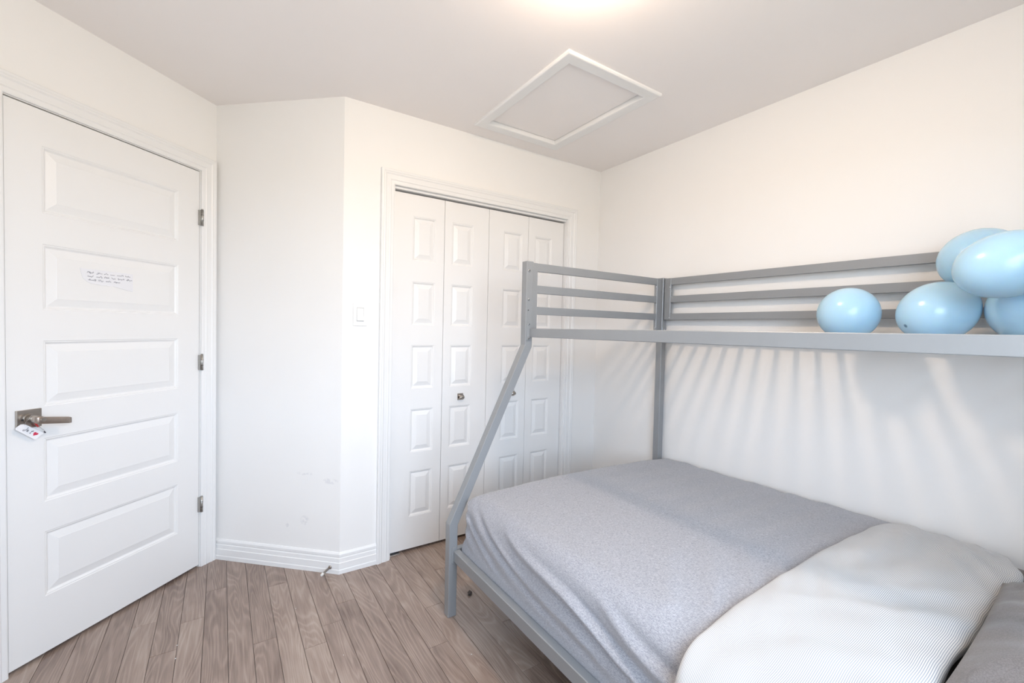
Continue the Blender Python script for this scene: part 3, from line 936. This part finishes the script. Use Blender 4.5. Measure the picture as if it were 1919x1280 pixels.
# foot guard panel
FY0, FY1 = YF + 0.010, YF + 0.028
def guard_rail(name, z0, z1, x0=-1.018, x1=-0.056):
    box(name, x0, x1, FY0, FY1, z0, z1, M['bed'], bed, 0.0015)
guard_rail('foot_guard_top_rail', 1.556, 1.596)
guard_rail('foot_guard_bar', 1.450, 1.489)
guard_rail('foot_guard_bar', 1.347, 1.385)
box('foot_guard_upright', -1.018, -0.986, FY0 - 0.001, FY1 + 0.001, 1.279, 1.5965, M['bed'], bed, 0.0015)
box('foot_guard_upright', -0.100, -0.056, FY0 - 0.001, FY1 + 0.001, 1.279, 1.5965, M['bed'], bed, 0.0015)
for z in (1.545, 1.30):
    bolt('bolt', (-0.104, FY0, z), (-1, 0, 0), 0.004)
# head guard panel
for z0, z1 in ((1.556, 1.596), (1.450, 1.489), (1.347, 1.385)):
    box('head_guard_bar', -1.018, -0.056, YH + 0.010, YH + 0.028, z0, z1, M['bed'], bed, 0.0015)
# wall side guard panel
GX0, GX1 = -0.045, -0.027
def back_bar(name, z0, z1):
    box(name, GX0, GX1, YH + 0.04, YF - 0.004, z0, z1, M['bed'], bed, 0.0015)
back_bar('back_guard_top_rail', 1.557, 1.597)
back_bar('back_guard_bar', 1.452, 1.491)
back_bar('back_guard_bar', 1.350, 1.387)
box('back_guard_upright', GX0 - 0.001, GX1 + 0.001, YF - 0.046, YF - 0.004, 1.350, 1.5975, M['bed'], bed, 0.0015)
box('back_guard_upright', GX0 - 0.001, GX1 + 0.001, YH + 0.04, YH + 0.08, 1.350, 1.5975, M['bed'], bed, 0.0015)
for z in (1.543, 1.362):
    bolt('bolt', (GX0 - 0.001, YF - 0.040, z), (-1, 0, 0), 0.004)
bolt('bolt', (-0.040, YF - 0.004, 1.290), (0, -1, 0), 0.0045)
# bare slats of the upper bunk
SLZ = 1.262
y = -0.668
while y > YH + 0.05:
    box('upper_slat', -1.012, -0.045, y - 0.0125, y + 0.0125, SLZ - 0.012, SLZ, M['bed'], bed, 0.0012)
    y -= 0.0838
# lower bunk rails
rail('lower_side_rail', -1.417, -1.387, YF - 0.003, YH + 0.044, 0.249, 0.2965, 0.256, 0.300)
rail('lower_side_rail', -0.050, -0.020, YF - 0.003, YH + 0.044, 0.249, 0.2965, 0.256, 0.300)
box('rail_bracket', -1.424, -1.400, YF - 0.003, YF, 0.240, 0.312, M['bed'], bed, 0.001)
box('lower_end_rail', LX1, BX0, YF + 0.004, YB - 0.004, 0.249, 0.296, M['bed'], bed, 0.002)
box('lower_end_rail', LX1, BX0, YH + 0.004, YH + 0.036, 0.249, 0.296, M['bed'], bed, 0.002)
for i in range(9):
    y = -0.80 - i * 0.21
    box('lower_slat', -1.390, -0.048, y - 0.03, y + 0.03, 0.262, 0.276, M['bed'], bed, 0.001)

# ------------------------------------------------------------------ mattress
def soft_box(name, x0, x1, y0, y1, z0, z1, r, m, seg=6):
    bm = bmesh.new()
    add_box(bm, x0, x1, y0, y1, z0, z1, r, seg)
    for f in bm.faces: f.smooth = True
    return bm_obj(name, bm, m, None, True, origin=((x0 + x1) / 2, (y0 + y1) / 2, z0))
mt = soft_box('mattress', -1.360, -0.030, YH + 0.05, -0.655, 0.276, 0.520, 0.04, M['sheet'])
tag(mt, 'mattress in a taupe fitted sheet under the grey duvet', 'mattress')

# ------------------------------------------------------------------ duvet (grey side up) and its turned down striped fold
def nz(x, y, z=0.0):
    return noise.noise(Vector((x, y, z)))
CREASES = [  # (p, q, height, width) on the top, world xy
    ((-1.28, -1.62), (-0.98, -1.40), 0.006, 0.030), ((-1.20, -1.70), (-0.90, -1.50), 0.007, 0.026), ((-1.05, -1.73), (-0.80, -1.56), 0.006, 0.022),
    ((-0.92, -1.74), (-0.70, -1.60), 0.005, 0.020), ((-0.06, -1.20), (-0.42, -1.30), 0.006, 0.025), ((-0.06, -1.36), (-0.36, -1.42), 0.007, 0.022),
    ((-0.06, -1.50), (-0.30, -1.46), 0.005, 0.02), ((-0.55, -1.74), (-0.50, -1.55), 0.004, 0.03)]
def crease(x, y):
    h = 0
    for (p, q, a, w_) in CREASES:
        dx, dy = q[0] - p[0], q[1] - p[1]
        L2 = dx * dx + dy * dy
        t = ((x - p[0]) * dx + (y - p[1]) * dy) / L2
        tt = min(1, max(0, t))
        cx, cy = p[0] + dx * tt, p[1] + dy * tt
        # bend
        d = math.hypot(x - cx, y - cy) + 0.01 * nz(x * 9, y * 9)
        if d < 3 * w_:
            h += a * math.exp(-(d / w_) ** 2) * (1 - 0.75 * tt)
    return h
def top_z(x, y):
    z = 0.556 - 0.032 * ((x + 0.85) / 0.8) ** 2
    z += 0.014 * min(1, max(0, (-y - 0.65) / 1.0))
    z += 0.006 * nz(x * 2.2 + 3, y * 2.0, 1.0)
    z += 0.0022 * nz(x * 11, y * 8, 4.0)
    return z
RC = 0.075          # edge rounding radius
XE, YE = -1.300, -0.690   # where the top starts to round (front, foot)
def roundoff(d, r):
    """d: distance past the start of rounding along the cloth -> (horizontal out, drop)"""
    arc = r * math.pi / 2
    if d <= 0: return d, 0.0
    if d < arc:
        a = d / r
        return r * math.sin(a), r * (1 - math.cos(a))
    return r, r + (d - arc)
def duvet_point(u, v):
    """u: cloth distance from the wall edge toward the room, v: cloth distance from the foot tuck toward the head (negative y)"""
    return None
NU, NV = 190, 170
XW = -0.018
Ltop = XW - XE                      # top length in x
DROPX = 0.215; DROPY = 0.185
UL = Ltop + RC * math.pi / 2 + DROPX
VL = RC * math.pi / 2 + DROPY + (1.86 + YE)
vs = []
for j in range(NV + 1):
    v = VL * j / NV
    dyp = (RC * math.pi / 2 + DROPY) - v          # >0: past the foot edge
    for i in range(NU + 1):
        u = UL * i / NU
        dxp = u - Ltop
        ox, dropx = roundoff(dxp, RC)
        oy, dropy = roundoff(dyp, RC)
        x = XE - ox; y = YE + oy
        # round the vertical corner
        if ox > 0 and oy > 0:
            l = math.hypot(ox, oy)
            if l > RC:
                x = XE - ox * RC / l * 1.06; y = YE + oy * RC / l * 1.06
        drop = (dropx ** 3 + dropy ** 3) ** (1 / 3)
        drop = min(drop, 0.275)
        tz = top_z(max(x, XE - 0.05), min(y, YE + 0.05))
        side = min(1.0, drop / 0.10)
        z = tz - drop * 0.98
        # bulge of the front side growing toward the head
        gx = min(1, max(0, (-y - 0.6) / 0.9))
        sx = min(1.0, max(0, dropx) / 0.09)
        bul = math.sin(min(1, max(0, dropx / 0.25)) * math.pi)
        x -= sx * (0.004 + 0.010 * gx) * (0.4 + bul)
        # hanging folds on the front side: run diagonally down toward the head
        if dropx > 0:
            t_y = max(0.0, -y - 0.66)
            ph = dropx - 0.16 * (1 - math.exp(-t_y / 0.25)) - 0.13 * t_y + 0.022 * nz(y * 3.2, dropx * 5, 2)
            fold = 0.75 * math.sin(ph * 88) + 0.35 * math.sin(ph * 151 + 1.3) + 0.9 * nz(ph * 22, y * 2.5, 7) + 0.5 * nz(ph * 50, y * 6, 9)
            amp = 0.0140 * sx * (0.30 + 0.70 * gx) * (0.30 + 0.70 * min(1, dropx / 0.10))
            x -= amp * fold
            z += 0.35 * amp * fold
            # hem crumples along the rail
            if dropx > 0.17:
                hw = min(1, (dropx - 0.17) / 0.07)
                x = x + (-1.388 - x) * hw - 0.004 * hw * nz(y * 30, dropx * 40, 3)
                z += hw * (0.012 * nz(y * 24, 0.5, 3) + 0.006 * nz(y * 60, dropx * 30, 1))
            x = max(x, -1.3855 - (0.012 if z > 0.33 else 0.0) - 0.012 * min(1, max(0, (z - 0.33) / 0.08)))
            if z < 0.302:
                x = max(x, -1.3855)
        if dropy > 0:
            f2 = nz(x * 14, dropy * 5, 9)
            y += 0.005 * min(1, dropy / 0.08) * f2
            y = min(y, -0.6175)
        x_ = x
        # top creases and small wrinkles along the wall edge
        if side < 1:
            z += crease(x, y) * (1 - side)
            we = math.exp(-((x - XW) / 0.05) ** 2)
            z += 0.007 * we * nz(y * 13, 0.3, 5) - 0.016 * math.exp(-((x - XW) / 0.014) ** 2)
        z = max(z, 0.278)
        vs.append((x_, y, z))
fs = []
for j in range(NV):
    for i in range(NU):
        a = j * (NU + 1) + i
        fs.append((a, a + 1, a + NU + 2, a + NU + 1))
dv = empty('duvet', (-0.72, -1.4, 0.29))
tag(dv, 'heather grey duvet on the lower bunk, striped underside turned down', 'duvet')
cov = pydata('grey_cover', vs, fs, M['duvet'], dv, True)

# turned down fold: closed puffy band swept across the bed and over the front edge
NS, NL = 220, 96
FOLDS = [  # soft gathers of the striped fold, in (distance from wall, y): start, end, height, width
    ((0.05, -1.80), (0.58, -2.09), 0.012, 0.022), ((0.03, -1.88), (0.42, -2.08), 0.013, 0.018), ((0.02, -1.96), (0.28, -2.06), 0.010, 0.015),
    ((0.06, -1.78), (0.60, -1.93), 0.008, 0.024), ((0.75, -2.08), (1.00, -1.80), 0.006, 0.030), ((0.55, -2.09), (0.85, -1.84), 0.005, 0.026),
    ((1.05, -2.09), (1.22, -1.86), 0.005, 0.03)]
def fold_gather(d, y):
    h = 0.0
    for (p, q, a, w_) in FOLDS:
        dx, dy = q[0] - p[0], q[1] - p[1]
        t = ((d - p[0]) * dx + (y - p[1]) * dy) / (dx * dx + dy * dy)
        tt = min(1, max(0, t))
        e = math.hypot(d - p[0] - dx * tt, y - p[1] - dy * tt) + 0.012 * nz(d * 7, y * 7, 6)
        h += a * (math.exp(-(e / w_) ** 2) - 0.35 * math.exp(-(e / (2.2 * w_)) ** 2)) * math.sin(math.pi * min(1, max(0.0, 0.15 + 0.8 * tt)))
    return h
vsF = []; uvF = []
def fold_path(d):
    """d: distance from wall along x -> (x, base z, normal x, normal z)"""
    Lt = -0.03 - (-1.335)
    if d < Lt:
        x = -0.03 - d
        return x, top_z(x, -1.9) - 0.012, 0.0, 1.0
    r = 0.075
    a = min((d - Lt) / r, math.pi / 2)
    base = top_z(-1.335, -1.9) - 0.012 - r
    x = -1.335 - r * math.sin(a); z = base + r * math.cos(a)
    ext = max(0, d - Lt - r * math.pi / 2)
    return x, z - ext, -math.sin(a), math.cos(a)
TOTAL = 1.305 + 0.075 * math.pi / 2 + 0.16
for i in range(NS + 1):
    d = TOTAL * i / NS
    x, z, nx, nzv = fold_path(d)
    tt = d / TOTAL
    # the two long edges of the fold
    yl = -1.728 - 0.02 * max(0, (d - 0.9)) ** 1.0 - 0.05 * max(0, d - 1.15) + 0.006 * nz(d * 4, 1.2) - 0.02 * math.exp(-(d / 0.10) ** 2)
    yr = -2.098 + 0.010 * nz(d * 6, 4.2) + 0.060 * math.exp(-(d / 0.14) ** 2) - 0.010 * math.exp(-((d - 0.35) / 0.12) ** 2)
    thick = 0.050 * (0.55 + 0.45 * min(1, d / 0.25)) * (0.92 + 0.08 * nz(d * 3, 7))
    if d < 0.05: thick *= 0.5 + 0.5 * d / 0.05
    wdt = yl - yr
    arc = 0
    prev = None
    for k in range(NL):
        a = 2 * math.pi * k / NL
        ca, sa = math.cos(a), math.sin(a)
        # rounded slab section
        py = math.copysign(abs(ca) ** 0.62, ca) * wdt / 2
        h = math.copysign(abs(sa) ** 0.62, sa)
        hh = thick * (0.5 + 0.5 * h) if h > 0 else thick * (0.5 + 0.5 * h)
        yy = (yl + yr) / 2 + py
        n = 0
        if h > -0.2:
            n += 0.0050 * nz(d * 3.5, yy * 6, 2) + 0.0020 * nz(d * 11, yy * 13, 5)
            # soft gathers that fan out from the wall corner
            w_ = math.exp(-(d / 0.50) ** 2)
            n += fold_gather(d, yy)
            # diagonal pulls
            n += (0.0075 * nz((yy - d * 0.55) * 9, (yy + d) * 1.6, 8) + 0.004 * nz((yy + d * 0.5) * 20, (yy - d) * 3.0, 3)) * (1 - 0.6 * w_)
        o_ = hh + n * max(0, h + 0.2)
        P = (x + nx * o_, yy, z + nzv * o_)
        vsF.append(P)
        if prev is not None:
            arc += math.hypot(yy - prev[0], o_ - prev[1])
        prev = (yy, o_)
        uvF.append((d, arc))
fsF = []
for i in range(NS):
    for k in range(NL):
        a = i * NL + k; b = i * NL + (k + 1) % NL
        fsF.append((a, b, b + NL, a + NL))
fsF.append(tuple(range(NL))[::-1]); fsF.append(tuple(NS * NL + k for k in range(NL)))
me = bpy.data.meshes.new('turned_down_fold')
me.from_pydata(vsF, [], fsF)
uvl = me.uv_layers.new(name='UVMap')
for p in me.polygons:
    ks = [me.loops[li].vertex_index % NL for li in p.loop_indices]
    wrap = len(ks) == 4 and (0 in ks and NL - 1 in ks)
    for li in p.loop_indices:
        vi = me.loops[li].vertex_index
        u_, v_ = uvF[vi]
        if wrap and vi % NL == 0:
            v_ = uvF[vi + NL - 1][1] + 0.003
        uvl.data[li].uv = (u_, v_)
me.update()
fo = link('turned_down_fold', me, M['stripe'], dv, True)
tag(fo, 'white pinstriped turned down fold')

# ------------------------------------------------------------------ pillow
def pillow(name, c, sx, sy, h, rot, m):
    n = 48
    vs = []; fs = []
    top = {}; 
    for sgn in (1, -1):
        for j in range(n + 1):
            for i in range(n + 1):
                u = -1 + 2 * i / n; v = -1 + 2 * j / n
                edge = (1 - abs(u) ** 3.2) * (1 - abs(v) ** 3.2)
                z = h * max(0, edge) ** 0.55
                pinch = 1 - 0.09 * (1 - abs(v) ** 2) * abs(u) ** 4
                pinchv = 1 - 0.03 * (1 - abs(u) ** 2) * abs(v) ** 4
                x = u * sx * pinch; y = v * sy * pinchv
                wr = 0.010 * nz(x * 9, y * 9, 3) + 0.005 * nz(x * 22, y * 16, 8)
                r2 = math.hypot(1 - abs(u), 1 - abs(v))
                gat = 0.012 * math.sin(math.atan2(1 - abs(v), 1 - abs(u) + 1e-3) * 13) * math.exp(-(r2 / 0.35) ** 2) * min(1, r2 / 0.1)
                z2 = z + (wr + gat) * min(1, edge * 4)
                vs.append((x, y, (z2 if sgn > 0 else -z * 0.45)))
    m1 = (n + 1) ** 2
    for sgn in (0, 1):
        for j in range(n):
            for i in range(n):
                a = sgn * m1 + j * (n + 1) + i
                f = (a, a + 1, a + n + 2, a + n + 1)
                fs.append(f if sgn == 0 else f[::-1])
    me = bpy.data.meshes.new(name)
    rm = Matrix.Rotation(rot, 4, 'Z')
    me.from_pydata([tuple(rm @ Vector(p)) for p in vs], [], fs)
    bm = bmesh.new(); bm.from_mesh(me)
    bmesh.ops.remove_doubles(bm, verts=bm.verts, dist=1e-4)
    bmesh.ops.recalc_face_normals(bm, faces=bm.faces)
    bm.to_mesh(me); bm.free()
    o = link(name, me, m, None, True)
    o.location = c
    return o
pw = pillow('pillow', (-0.790, -2.348, 0.592), 0.365, 0.255, 0.095, R(1.5), M['pillow'])
tag(pw, 'grey brown pillow at the head of the lower bunk', 'pillow')

# ------------------------------------------------------------------ balloons
def balloon(c, rx, rz, axis_dir, tilt, label, mt_='balloon'):
    """lathe along local +X: rounded end at -X, tapered neck and knot at +X. rx = half length, rz = radius"""
    prof = []
    n = 36
    for i in range(n + 1):
        a = math.pi * i / n
        px = -math.cos(a)
        r_ = math.sin(a) ** 0.96
        if px > 0:
            r_ *= 1 - 0.13 * px ** 2
            px = px * (1 + 0.04 * px)
        prof.append((px * rx, r_ * rz))
    bm = bmesh.new(); N_ = 40
    rings = []
    for (px, r_) in prof[1:-1]:
        rings.append([bm.verts.new((px, r_ * math.cos(t), r_ * math.sin(t))) for t in [2 * math.pi * k / N_ for k in range(N_)]])
    for a, b in zip(rings[:-1], rings[1:]):
        for k in range(N_):
            bm.faces.new((a[k], a[(k + 1) % N_], b[(k + 1) % N_], b[k]))
    p0 = bm.verts.new((prof[0][0], 0, 0)); p1 = bm.verts.new((prof[-1][0], 0, 0))
    for k in range(N_):
        bm.faces.new((p0, rings[0][(k + 1) % N_], rings[0][k])); bm.faces.new((p1, rings[-1][k], rings[-1][(k + 1) % N_]))
    for f in bm.faces: f.smooth = True
    root = empty('balloon', c)
    root.rotation_euler = (0, tilt, axis_dir)
    bmesh.ops.recalc_face_normals(bm, faces=bm.faces)
    me = bpy.data.meshes.new('skin'); bm.to_mesh(me); bm.free()
    me.materials.append(M[mt_])
    o = bpy.data.objects.new('skin', me); COL.objects.link(o); o.parent = root
    bm = bmesh.new()
    e = prof[-1][0]
    add_cyl(bm, (e - 0.004, 0, 0), (e + 0.004, 0, 0), 0.010, 0.0035, 14, cap=False)
    add_cyl(bm, (e + 0.004, 0, 0), (e + 0.010, 0, 0), 0.0055, 0.0055, 14)
    add_cyl(bm, (e + 0.010, 0, 0), (e + 0.020, 0, 0), 0.0035, 0.0085, 14)
    me = bpy.data.meshes.new('knot'); bm.to_mesh(me); bm.free()
    me.materials.append(M['balloon'])
    o = bpy.data.objects.new('knot', me); COL.objects.link(o); o.parent = root
    tag(root, label, 'balloon', 'sky blue balloons on the upper bunk')
    return root
# camera-right direction in plan is about (0.34,-0.94) near the balloons
AX = math.atan2(-0.92, 0.40)
balloon((-0.250, -1.626, SLZ + 0.100), 0.106, 0.100, AX + 1.1, R(-8), 'smallest sky blue balloon sitting alone on the upper bunk, farthest left')
balloon((-0.250, -1.880, SLZ + 0.103), 0.115, 0.099, AX + 0.55, R(-26), 'sky blue balloon second from the left, dark spot low on its side', 'balloon_spot')
balloon((-0.400, -2.058, 1.490), 0.118, 0.094, AX + 0.1, R(-16), 'sky blue balloon on top of the pile, nearest the camera')
balloon((-0.145, -1.955, 1.545), 0.112, 0.100, AX + 0.5, R(-20), 'sky blue balloon high up, partly hidden behind the topmost one')
balloon((-0.195, -2.090, SLZ + 0.108), 0.112, 0.106, AX + 0.5, R(5), 'shaded sky blue balloon under the pile at the right edge')

# ------------------------------------------------------------------ ceiling lamp
lp_ = tag(empty('ceiling_lamp', (LAMP_POS[0], LAMP_POS[1], H)), 'round flush opal glass ceiling lamp, lit', 'lamp')
def lathe(name, prof, m, parent, c, n=40):
    vs = []; fs = []
    for (r_, z) in prof:
        for k in range(n):
            t = 2 * math.pi * k / n
            vs.append((c[0] + r_ * math.cos(t), c[1] + r_ * math.sin(t), c[2] + z))
    for i in range(len(prof) - 1):
        for k in range(n):
            fs.append((i * n + k, i * n + (k + 1) % n, (i + 1) * n + (k + 1) % n, (i + 1) * n + k))
    fs.append(tuple(range(n))); fs.append(tuple((len(prof) - 1) * n + k for k in range(n)))
    return pydata(name, vs, fs, m, parent, True)
lathe('ring', [(0.122, 0.0), (0.122, -0.026), (0.114, -0.028), (0.105, -0.026)], M['nickel'], lp_, (LAMP_POS[0], LAMP_POS[1], H))
lathe('glass_dome', [(0.104, -0.026)] + [(0.104 * math.cos(a), -0.027 - 0.055 * math.sin(a)) for a in [R(x) for x in range(8, 90, 9)]] + [(0.004, -0.082)], M['lampglass'], lp_, (LAMP_POS[0], LAMP_POS[1], H))

# ------------------------------------------------------------------ bits on the floor
def crumb(name, c, r, m, label, group=None, flat=0.5, n=2, seed=0):
    bm = bmesh.new()
    bmesh.ops.create_icosphere(bm, subdivisions=n, radius=r)
    for v in bm.verts:
        k = 1 + 0.55 * noise.noise(v.co / r * 1.7 + Vector((seed, 3, 1)))
        v.co = Vector((v.co.x * k * 1.3, v.co.y * k * 0.6, v.co.z * flat * k))
    zmin = min(v.co.z for v in bm.verts)
    for v in bm.verts: v.co.z -= zmin
    o = bm_obj(name, bm, m, None)
    o.location = c
    o.rotation_euler = (0, 0, seed)
    return tag(o, label, 'crumb', group)
M['fluff'] = simple('dark_fluff', (0.075, 0.06, 0.055), 0.9, var=0.3, vscale=200)
M['crumb'] = simple('white_crumb', (0.8, 0.79, 0.76), 0.8, var=0.05)
FLUFF = (-1.274, -0.508)
CRUMBS = [(-2.412, -0.211), (-2.411, -0.293), (-1.872, -0.603), (-1.634, -0.266), (-1.451, -0.858), (-1.989, -0.201)]
crumb('fluff', (FLUFF[0], FLUFF[1], 0.0004), 0.015, M['fluff'], 'dark bit of fluff on the floor under the front bed rail', None, 0.35, 3, 1.0)
WHERE = ['on the floor before the entry door, farther of two', 'on the floor before the entry door, nearer of two', 'on the floor left of the bed leg, near the bottom edge',
         'on the floor in front of the closet casing', 'on the floor just in front of the bed leg', 'on the floor below the door stop']
for k_, (cx_, cy_) in enumerate(CRUMBS):
    crumb('crumb', (cx_, cy_, 0.0004), 0.0022, M['crumb'], 'tiny white crumb ' + WHERE[k_], 'white crumbs on the floor', 0.6, 1, 0.7 * k_)
